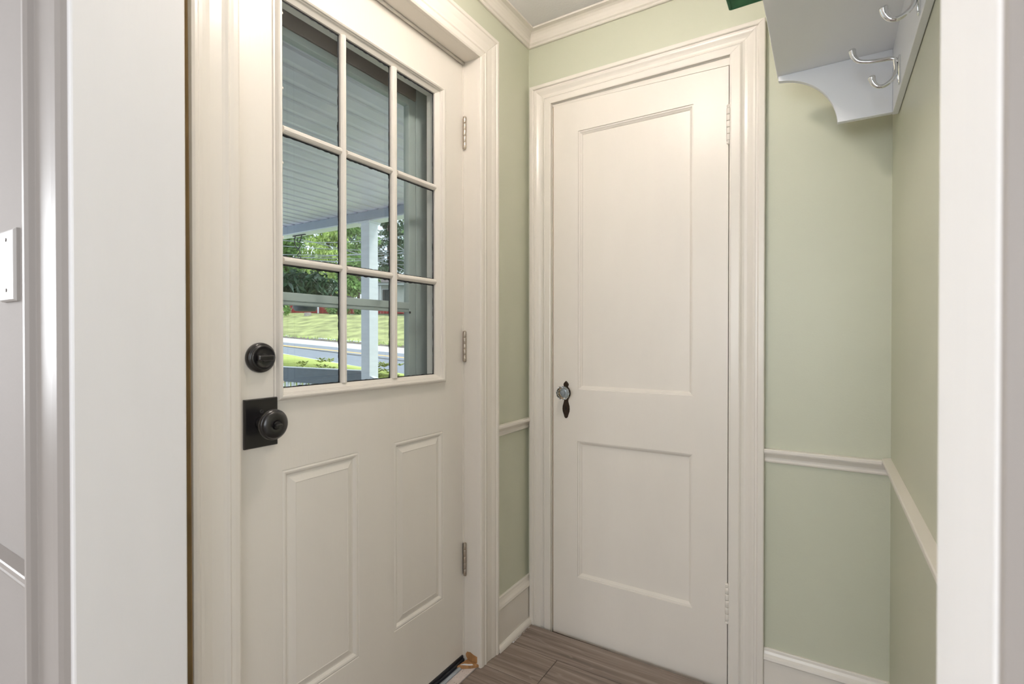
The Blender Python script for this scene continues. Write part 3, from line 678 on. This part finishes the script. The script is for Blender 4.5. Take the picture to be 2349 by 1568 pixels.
w = MB(); w.box(-.181, -.178, -1.04, -.495, .29, 1.215); obj('glass_pane', w, 'storm_glass', sd_)
w = MB(); w.box(-.166, -.162, -.506, -.500, 1.212, 1.219); props(obj('latch', w, 'iron', sd_, bevel=.001), 'small dark sash latch')
ef = empty('trim_13', (-.16, -.76, 0)); props(ef, 'taupe outer frame around the storm door', 'door frame', 'structure')
w = MB(); w.box(-.215, -.140, -.383, -.334, 0, 2.10); obj('jamb', w, 'frame_brown', ef)
w = MB(); w.box(-.215, -.140, -1.20, -1.152, 0, 2.10); obj('jamb', w, 'frame_brown', ef)
w = MB(); w.box(-.215, -.140, -1.20, -.334, 2.032, 2.12); obj('head_jamb', w, 'frame_brown', ef)
w = MB(); w.box(-.215, -.155, -1.152, -.383, -.03, .012); obj('sill', w, 'alu', ef)
w = MB(); w.box(-.137, -.1385, -.42, -.384, .03, 2.03); 

# ------------------------------------------------------------------ porch
PZ = -.16; PY = 1.90; PCZ = 2.44
w = MB()
y0 = YD1
pf = empty('porch_floor', (-3, .3, PZ)); props(pf, 'grey boarded porch floor outside the storm door', 'porch floor', 'structure')
for k in range(34):
    xa = -.22-.14*(k+1); w = MB(); w.box(xa+.003, xa+.137, YD1+.003, PY+.06, PZ-.03, PZ); obj('plank', w, 'porch_floor', pf)
pc = empty('porch_ceiling', (-3, .3, PCZ)); props(pc, 'pale grey beaded board porch ceiling', 'porch ceiling', 'structure')
k = 0; xa = -.142
while xa > -6.2:
    bw = .150
    w = MB(); prof = [(xa, PCZ), (xa-.008, PCZ-.010), (xa-bw*.60, PCZ-.010), (xa-bw+.012, PCZ-.003), (xa-bw, PCZ-.001), (xa-bw, PCZ+.01), (xa, PCZ+.01)]
    w.rings([[(x, y, z) for x, z in prof] for y in (YD1, PY)], False); obj('plank', w, 'ext_soffit', pc, fix=True); xa -= bw
w = MB(); w.box(-6.4, -.14, YD1, PY+.2, PCZ+.011, PCZ+.1); obj('roof_deck', w, 'ext_white', pc)
w = MB(); w.box(-6.4, -.14, PY, PY+.14, 2.333, PCZ+.05); 
bm_ = obj('beam', w, 'ext_white'); bm_.name = 'trim_14'; WO['trim_14'] = WO['beam']; props(bm_, 'grey white beam along the front of the porch', 'beam', 'structure')
w = MB(); w.box(-6.4, -.14, PY-.004, PY+.015, PCZ-.018, PCZ-.005); 
w = MB(); w.box(-6.4, -.14, PY-.012, PY-.0005, 2.345, PCZ-.012); o_ = obj('beam_shade_board', w, M['fascia'], bm_)  # board colour carries the shade on the beam's porch side
# post
pt = empty('porch_post', (-3.04, PY+.06, PZ)); props(pt, 'white square post holding up the porch beam', 'post')
w = MB(); w.box(-3.10, -2.978, PY, PY+.122, PZ, 2.333); obj('shaft', w, 'ext_white', pt, bevel=.004)
w = MB(); w.box(-3.12, -2.958, PY-.02, PY+.142, 2.318, 2.333); obj('cap', w, 'ext_white', pt)
w = MB(); w.box(-3.12, -2.958, PY-.02, PY+.142, PZ, PZ+.10); obj('base', w, 'ext_white', pt)
# railing
rl = empty('porch_railing', (-4.6, PY+.05, PZ)); props(rl, 'slate grey board railing with white balusters left of the post', 'railing')
w = MB(); w.box(-6.3, -3.10, PY+.03, PY+.06, .618, .787); obj('top_board', w, 'rail', rl, bevel=.003)
w = MB(); w.box(-6.3, -3.10, PY+.02, PY+.07, .787, .796); obj('cap_board', w, 'ext_white', rl)
w = MB(); w.box(-6.3, -3.122, PY+.03, PY+.06, PZ+.08, PZ+.13); obj('bottom_rail', w, 'ext_white', rl)
for k in range(28):
    x = -3.19-.11*k; w = MB(); w.box(x-.022, x+.022, PY+.03, PY+.06, PZ+.13, .618); obj('baluster', w, 'ext_white', rl)
hr = MB(); hr.beam((-2.978, PY+.02, .70), (-2.35, PY+.03, .50), .05, .09)
props(obj('stair_handrail', hr, 'ext_white'), 'white sloping handrail on the right of the porch post', 'handrail')
# outside faces of the house
w = MB()
hs = empty('wall_outside', (-.15, 0, 0)); props(hs, 'pale clapboard siding on the outside of the house', 'siding', 'structure')
for k in range(19):
    z = PZ-.4+.15*k
    for ya, yb in ((-.30, .12), (YD1+.0, -1.20)):
        if yb-ya < .05: continue
        w = MB(); w.add([(-.141, ya, z), (-.160, ya, z), (-.146, ya, z+.15), (-.141, ya, z+.15), (-.141, yb, z), (-.160, yb, z), (-.146, yb, z+.15), (-.141, yb, z+.15)], [(0, 1, 2, 3), (7, 6, 5, 4), (0, 4, 5, 1), (1, 5, 6, 2), (2, 6, 7, 3), (3, 7, 4, 0)]); obj('clapboard', w, 'siding', hs)
    w = MB(); w.add([(-3.6, YD1+.001, z), (-3.6, YD1+.019, z), (-3.6, YD1+.005, z+.15), (-3.6, YD1+.001, z+.15), (-.16, YD1+.001, z), (-.16, YD1+.019, z), (-.16, YD1+.005, z+.15), (-.16, YD1+.001, z+.15)], [(0, 1, 2, 3), (7, 6, 5, 4), (0, 4, 5, 1), (1, 5, 6, 2), (2, 6, 7, 3), (3, 7, 4, 0)]); obj('clapboard', w, 'siding', hs)

# ------------------------------------------------------------------ direction helper for the far scenery (real distances)
Rv = Vector((math.cos(YAW), math.sin(YAW), 0)); Fh = Vector((-math.sin(YAW), math.cos(YAW), 0)); Zv = Vector((0, 0, 1))
Fv = Fh*math.cos(PITCH)-Zv*math.sin(PITCH); Uv = Zv*math.cos(PITCH)+Fh*math.sin(PITCH)
def at(px, py, d): return CAM + d*(Fv + Rv*(px-1174.5)/FPX - Uv*(py-784)/FPX)

# plant hanger and basket under the beam
hb = at(692, 541, 5.95); hb.z = 2.333; hb.y = PY+.07
def spiral(c, r0, r1, a0, a1, u, n=14):
    return [c + u*(r0+(r1-r0)*k/n)*math.cos(a0+(a1-a0)*k/n) + Zv*(r0+(r1-r0)*k/n)*math.sin(a0+(a1-a0)*k/n) for k in range(n+1)]
ph = empty('plant_hook', hb); props(ph, 'black wrought iron scroll hook under the porch beam', 'plant hook')
ux = Vector((1, 0, 0))*.93 + Vector((0, .2, 0))
w = MB(); w.beam(hb+Vector((-.10, 0, -.006)), hb+Vector((.12, 0, -.006)), .02, .01); obj('mount_bar', w, 'iron', ph)
w = MB()
s1 = [hb+Vector(v) for v in ((.055, 0, -.01), (.045, 0, -.05), (.01, 0, -.085), (-.02, 0, -.07), (-.022, 0, -.045), (-.005, 0, -.04))]
s2 = [hb+Vector(v) for v in ((-.06, 0, -.01), (-.075, 0, -.05), (-.06, 0, -.11), (-.02, 0, -.155), (.02, 0, -.19), (.035, 0, -.22))]
s3 = [hb+Vector(v) for v in ((-.02, 0, -.155), (.015, 0, -.15), (.022, 0, -.125), (.005, 0, -.115))]
s4 = [hb+Vector(v) for v in ((.035, 0, -.22), (.0, 0, -.21), (-.02, 0, -.235), (-.005, 0, -.255), (.03, 0, -.25), (.035, 0, -.285), (.0, 0, -.31), (-.02, 0, -.29))]
for s_ in (s1, s2, s3, s4): w.tube(bez([Vector(p) for p in s_], 5), .0058, 8)
obj('scroll', w, 'iron', ph)

def leafs(mb, c, rad, n, size, droop=0, seed=0, shell=.5, asp=.45):
    rng = random.Random(seed); c = Vector(c)
    for _ in range(n):
        d = Vector((rng.gauss(0, 1), rng.gauss(0, 1), rng.gauss(0, 1))).normalized()
        k = (shell+(1-shell)*rng.random())
        k *= 1+.22*noise.noise(d*2.3+Vector((seed, 0, 0)))*2
        p = c + Vector((d.x*rad[0], d.y*rad[1], d.z*rad[2]))*k
        a = Vector((rng.gauss(0, 1), rng.gauss(0, 1), rng.gauss(0, .6)-droop)).normalized(); b = a.orthogonal(); b.rotate(Matrix.Rotation(rng.uniform(0, 6.28), 3, a)); b.normalize()
        L = size*rng.uniform(.6, 1.3); wd = L*asp
        mb.add([p, p+a*L*.5+b*wd*.5, p+a*L, p+a*L*.5-b*wd*.5], [(0, 1, 2, 3)])

bc = at(700, 655, 5.6)
bk = empty('hanging_basket', bc); props(bk, 'leafy plant in a dark hanging pot under the porch beam', 'hanging plant')
w = MB(); w.lathe((bc.x, bc.y, bc.z-.28), (0, 0, 1), [(.105, 0), (.12, .02), (.15, .15), (.158, .155), (.158, .17), (.145, .17), (.13, .14)], 24); obj('pot', w, 'pot', bk)
w = MB()
for k in range(3):
    a = k*2*PI/3+.4; w.tube([bc+Vector((.15*math.cos(a), .15*math.sin(a), -.11)), Vector((hb.x, hb.y-.01, hb.z-.30))], .002, 5)
obj('hanger_wire', w, 'iron', bk)
w = MB(); leafs(w, bc+Vector((0, 0, .02)), (.30, .30, .17), 900, .11, .8, 4, .35, .28); leafs(w, bc+Vector((.12, .05, -.02)), (.28, .25, .16), 420, .12, 1.4, 5, .4, .25); leafs(w, bc+Vector((-.22, -.05, .0)), (.26, .25, .17), 420, .12, 1.0, 6, .4, .25)
obj('leaves', w, 'leaf_pot', bk, fix=False)

# ------------------------------------------------------------------ ground, street and lawn across it
def line(yl, dl, yr, dr, ext=2.2):
    a, b = at(659, yl, dl), at(894, yr, dr); return a-(b-a)*ext, b+(b-a)*.75
L_near = line(838, 9.5, 862, 7.8)
L_edge0 = line(812, 14.5, 852, 11)
L_edge1 = line(785.5, 22, 807.5, 18)
L_k1 = line(784.2, 22.05, 806.2, 18.05)
L_k2 = line(777, 23.8, 799, 19.5)
L_st0 = line(775.2, 24.2, 795, 19.9)
L_st1 = line(770.2, 24.25, 789.5, 19.95)
L_m = line(745, 28, 757, 23.5)
L_top = line(717, 34, 724, 28.5)
L_far = line(714, 60, 718, 55)
def strip(name, lines, m, label, cat, sub=14, rough=0):
    w = MB(); n = sub; rows = []
    for a, b in lines:
        rows.append([a+(b-a)*k/n + Vector((0, 0, rough*noise.noise(Vector((a.x+k*.9, a.y, 0)))))*(1) for k in range(n+1)])
    w.rings(rows, rough > 0, cap=False, closed=False)
    o = obj(name, w, m, fix=False); return props(o, label, cat, 'structure')
G0 = [Vector((-30, 2.2, -.7)), Vector((12, 2.2, -.7))]
strip('ground_near', [G0, (Vector((-30, 5.0, .1)), L_near[1]*0+Vector((12, 5.2, .1))) , L_near, L_edge0], 'grass_near', 'bright green lawn between the porch and the street', 'lawn', rough=.03)
strip('street', [L_edge0, L_edge1], 'asphalt', 'grey asphalt street running past the house', 'street')
c0 = [a+(b-a)*.47+Vector((0, 0, .012)) for a, b in zip(L_edge0, L_edge1)]; c1 = [a+(b-a)*.47+(b-a).normalized()*.15+Vector((0, 0, .012)) for a, b in zip(L_edge0, L_edge1)]
yl0, yl1 = line(795.2, 18.4, 819.0, 14.5), line(793.2, 18.75, 817.2, 14.8)
w = MB(); w.rings([[yl0[0]+Vector((0, 0, .02)), yl0[1]+Vector((0, 0, .02))], [yl1[0]+Vector((0, 0, .02)), yl1[1]+Vector((0, 0, .02))]], False, cap=False, closed=False)
props(obj('road_marking', w, 'yellow', fix=False), 'yellow centre line on the street', 'road marking', 'structure')
strip('kerb', [L_edge1, L_k1, L_k2, L_st0], 'concrete', 'pale concrete kerb and walk across the street', 'kerb')
strip('trim_15', [L_st0, L_st1, [p+Vector((-.1, .12, .0)) for p in L_st1]], 'edging', 'low brown edging between walk and far lawn', 'edging')
strip('hill', [L_st1, L_m, L_top], 'lawn', 'sloping mown lawn with dry patches across the street', 'lawn', 20, .12)
strip('hill_top', [L_top, L_far], 'soil', 'dark planted ground behind the far lawn', 'ground')

# grass tufts at the far edging
w = MB(); rng = random.Random(2)
for k in range(500):
    t = rng.random(); p = L_st1[0]+(L_st1[1]-L_st1[0])*t + Vector((rng.uniform(-.05, .3), rng.uniform(-.3, .2), -.03)); a = Vector((rng.gauss(0, .5), rng.gauss(0, .5), 1)).normalized()*rng.uniform(.05, .18); b = Vector((.02, .012, 0))
    w.add([p-b, p+b, p+a], [(0, 1, 2)])
props(obj('weeds', w, 'leaf_bright', fix=False), 'weeds growing over the edging of the far lawn', 'weeds', 'stuff')
# stump
sp = at(706, 727, 31.5)
w = MB(); rng = random.Random(1)
rr = []
for h, r in ((-.25, .36), (0, .25), (.15, .20), (.34, .19), (.38, .18)): rr.append([sp+Vector((r*math.cos(t*PI/8)*(1+.12*math.sin(t*2.4)), r*math.sin(t*PI/8)*(1+.12*math.sin(t*2.4)), h-.1+(.05*math.sin(t) if h > .4 else 0))) for t in range(16)])
w.rings(rr, True); props(obj('tree_stump', w, 'stump'), 'grey weathered tree stump on the far lawn', 'tree stump')

# red barn, pale garage door in shade
def wall_box(mb, px0, px1, ytop, ybot, d0, d1=None, th=.3):
    d1 = d1 or d0; a, b = at(px0, ybot, d0), at(px1, ybot, d1); h = (at(px0, ytop, d0).z-a.z)
    n = Vector((-(b-a).y, (b-a).x, 0)).normalized()*th
    if n.dot(Fv) < 0: n = -n
    mb.add([a, b, b+n, a+n, a+Zv*h, b+Zv*h, b+n+Zv*h, a+n+Zv*h], [(0, 1, 2, 3), (7, 6, 5, 4), (0, 4, 5, 1), (1, 5, 6, 2), (2, 6, 7, 3), (3, 7, 4, 0)])
    return a, b, h
bn_ = empty('barn', at(690, 718, 37)); props(bn_, 'red boarded barn beyond the far lawn', 'barn')
w = MB(); wall_box(w, 560, 742, 672, 722, 37, 36, 4.0); obj('wall', w, 'barn', bn_)
w = MB(); wall_box(w, 555, 746, 669, 673, 36.8, 35.8, 4.4); obj('roof', w, 'roofing', bn_)
for k in range(24):
    w = MB(); wall_box(w, 560+k*7.7, 560+k*7.7+.8, 674, 721, 36.95-k*.042, None, .03); obj('batten', w, 'barn', bn_)
w = MB(); wall_box(w, 728, 731, 674, 721, 35.9, None, .08); props(obj('corner_board', w, 'ext_white', bn_), 'white corner board')
fe = empty('board_fence', at(860, 716, 33)); props(fe, 'low red board fence beyond the far lawn', 'fence')
for k in range(22):
    w = MB(); wall_box(w, 796+k*7, 796+k*7+6.4, 697, 719, 34-k*.03, None, .04); obj('board', w, 'barn', fe)
# pale house with porch posts
ho = empty('house', at(890, 700, 42)); props(ho, 'pale neighbour house with white eave and dark roof', 'house')
w = MB(); wall_box(w, 862, 1040, 655, 715, 42, 41, 5); obj('wall', w, 'house', ho)
w = MB(); wall_box(w, 855, 1050, 647, 653, 41.2, 40.2, 6); obj('eave', w, 'ext_white', ho)
w = MB(); a, b = at(853, 647, 41), at(1050, 647, 40); n = Fh*5; w.add([a, b, b+n+Zv*1.2, a+n+Zv*1.2, a+n*1.0, b+n*1.0], [(0, 1, 2, 3), (0, 3, 4), (1, 5, 2), (4, 3, 2, 5)]); obj('roof', w, 'roofing', ho)
for px in (866, 871, 935, 940, 985):
    w = MB(); wall_box(w, px, px+2.6, 655, 706, 41.2, None, .12); obj('porch_column', w, 'ext_white', ho)
for px in (876, 905, 950):
    w = MB(); wall_box(w, px, px+17, 662, 695, 41.8, None, .05); f = obj('window', w, 'ext_white', ho)
    w = MB(); wall_box(w, px+1.5, px+15.5, 664, 693, 41.75, None, .03); obj('pane', w, 'pot', f)

# trees
def tree(name, px, pbase, d, ptop, wpx, kind, n, m, lab, seed, droop=0, size=.3, group='trees beyond the far lawn'):
    b = at(px, pbase, d); top = at(px, ptop, d).z; H = top-b.z; Wd = wpx/FPX*d/2
    o = empty(name, b); props(o, lab, 'tree', None, group)
    w = MB(); w.tube([b-Zv*1.6, b+Zv*H*.3+Vector((.05, 0, 0)), b+Zv*H*.6, b+Zv*H*.92], [.035*H*.5, .026*H*.5, .016*H*.5, .004*H], 9); obj('trunk', w, 'bark', o)
    w = MB(); rng = random.Random(seed)
    if kind == 'round':
        for k in range(26):
            a = rng.uniform(0, 6.28); rr_ = Wd*.62*math.sqrt(rng.random()); z = b.z+H*(.22+.68*rng.random())
            c = Vector((b.x+rr_*math.cos(a), b.y+rr_*math.sin(a), z)); s = Wd*rng.uniform(.28, .45)
            leafs(w, c, (s, s, s*.75), n//26, size, droop, seed*50+k, .5)
    else:
        for k in range(34):
            t = k/33; z = b.z+H*(.10+.88*t); rad = Wd*(1-t)**.8*rng.uniform(.75, 1.1)+.1
            for j in range(5):
                a = rng.uniform(0, 6.28)
                for s_ in (.45, .85):
                    c = Vector((b.x+rad*s_*math.cos(a), b.y+rad*s_*math.sin(a), z-rad*s_*.18)); q_ = max(.25, rad*.28)
                    leafs(w, c, (q_, q_, q_*.6), n//340, size, droop, seed*900+k*10+j, .3, .3)
    obj('crown', w, m, o, fix=False)
tree('weeping_conifer', 752, 706, 46, 320, 160, 'cone', 15000, 'leaf_bright', 'light yellow green drooping conifer above the red barn', 3, 2.2, .42)
tree('broadleaf_tree', 655, 700, 54, 480, 190, 'round', 11000, 'leaf_mid', 'mid green broadleaf tree left of the drooping conifer', 4, .2, .38)
tree('broadleaf_tree', 822, 712, 37.5, 470, 105, 'round', 9000, 'leaf_mid', 'mid green tree directly behind the porch post', 5, .3, .34)
tree('dark_spruce', 893, 690, 54, 260, 105, 'cone', 15000, 'leaf_dark', 'tall dark spruce right of the porch post', 6, 1.0, .40)
tree('dark_spruce', 940, 690, 60, 310, 120, 'cone', 12000, 'leaf_dark', 'dark spruce farthest right, above the pale house', 8, 1.0, .42)
tree('broadleaf_tree', 560, 700, 46, 440, 200, 'round', 7000, 'leaf_mid', 'mid green tree at the left end of the far lawn', 9, .2, .4)
tree('broadleaf_tree', 795, 700, 76, 400, 200, 'round', 6000, 'leaf_dark', 'dark green tree farthest behind the far lawn', 10, .2, .5)
tree('broadleaf_tree', 1010, 700, 48, 420, 200, 'round', 6000, 'leaf_mid', 'mid green tree right of the pale house', 12, .2, .4)
# shrubs along the barn, hedge
for i, (px, w_, s) in enumerate(((764, 30, 21), (790, 26, 22), (822, 22, 23), (655, 20, 25), (845, 18, 27))):
    b = at(px, 716, 32.4 - .0*i); w = MB(); r = w_/FPX*33.5/2
    leafs(w, b+Zv*r*.8, (r, r, r*1.3), 900, .14, .3, s, .45)
    props(obj('shrub', w, 'leaf_mid', fix=False), ('green shrub at the foot of the %s' % ['drooping conifer', 'barn corner', 'tree behind the porch post', 'left part of the barn', 'red fence beside the post'][i]), 'shrub', None, 'shrubs above the far lawn')
# shrub leaves rising above the rail
for i, (px, py, d, rx, n_, lab) in enumerate(((742, 838, 6.9, .20, 170, 'yellow green shrub with rust tipped leaves above the railing'), (690, 842, 7.0, .22, 90, 'low sparse shrub tips above the railing at left'), (880, 848, 6.9, .16, 150, 'yellow green shrub right of the porch post'))):
    c = at(px, py+4, d); w = MB(); rng = random.Random(60+i)
    for k in range(n_//3):
        q_ = c+Vector((rng.uniform(-rx, rx), rng.uniform(-rx, rx), rng.uniform(-.25, .10)))
        for j in range(7):
            a = 2*PI*j/7; dv = Vector((math.cos(a), math.sin(a), .45)).normalized(); L = rng.uniform(.06, .10); sdv = Vector((-math.sin(a), math.cos(a), 0))*L*.2
            w.add([q_, q_+dv*L*.55+sdv, q_+dv*L, q_+dv*L*.55-sdv], [(0, 1, 2, 3)])
    w.tube([Vector((c.x, c.y, -.3)), c-Zv*.05], .012, 6)
    props(obj('shrub', w, 'leaf_shrub', fix=False), lab, 'shrub')
# utility cables
wr = [(470, 520, 556, 1010, 520, 26), (470, 560, 500, 1010, 640, 29), (470, 545, 570, 1010, 572, 32), (470, 575, 585, 1010, 575, 23), (470, 600, 588, 1010, 566, 35), (470, 590, 592, 1010, 600, 38), (470, 520, 560, 1010, 655, 20), (470, 540, 600, 1010, 545, 17), (470, 586, 598, 1010, 612, 41)]
labs = ['highest utility cable above the street', 'utility cable sloping down from upper left', 'slightly sagging utility cable below the highest', 'level utility cable in the middle of the bundle', 'utility cable rising to the right', 'thin cable just under the level one', 'steepest utility cable, falling to the right', 'utility cable bending upward at the right', 'lowest utility cable of the bundle']
for (x0, y0, ym, x1, y1, d), lb in zip(wr, labs):
    a, b, c = at(x0, y0, d), at((x0+x1)/2, ym, d-2), at(x1, y1, d-4)
    pts = [a*(1-t)**2+ (2*b-.5*a-.5*c)*2*t*(1-t)+c*t*t for t in [k/24 for k in range(25)]]
    w = MB(); w.tube(pts, .0006*d, 5); props(obj('utility_cable', w, 'wire'), lb, 'cable', None, 'utility cables over the street')
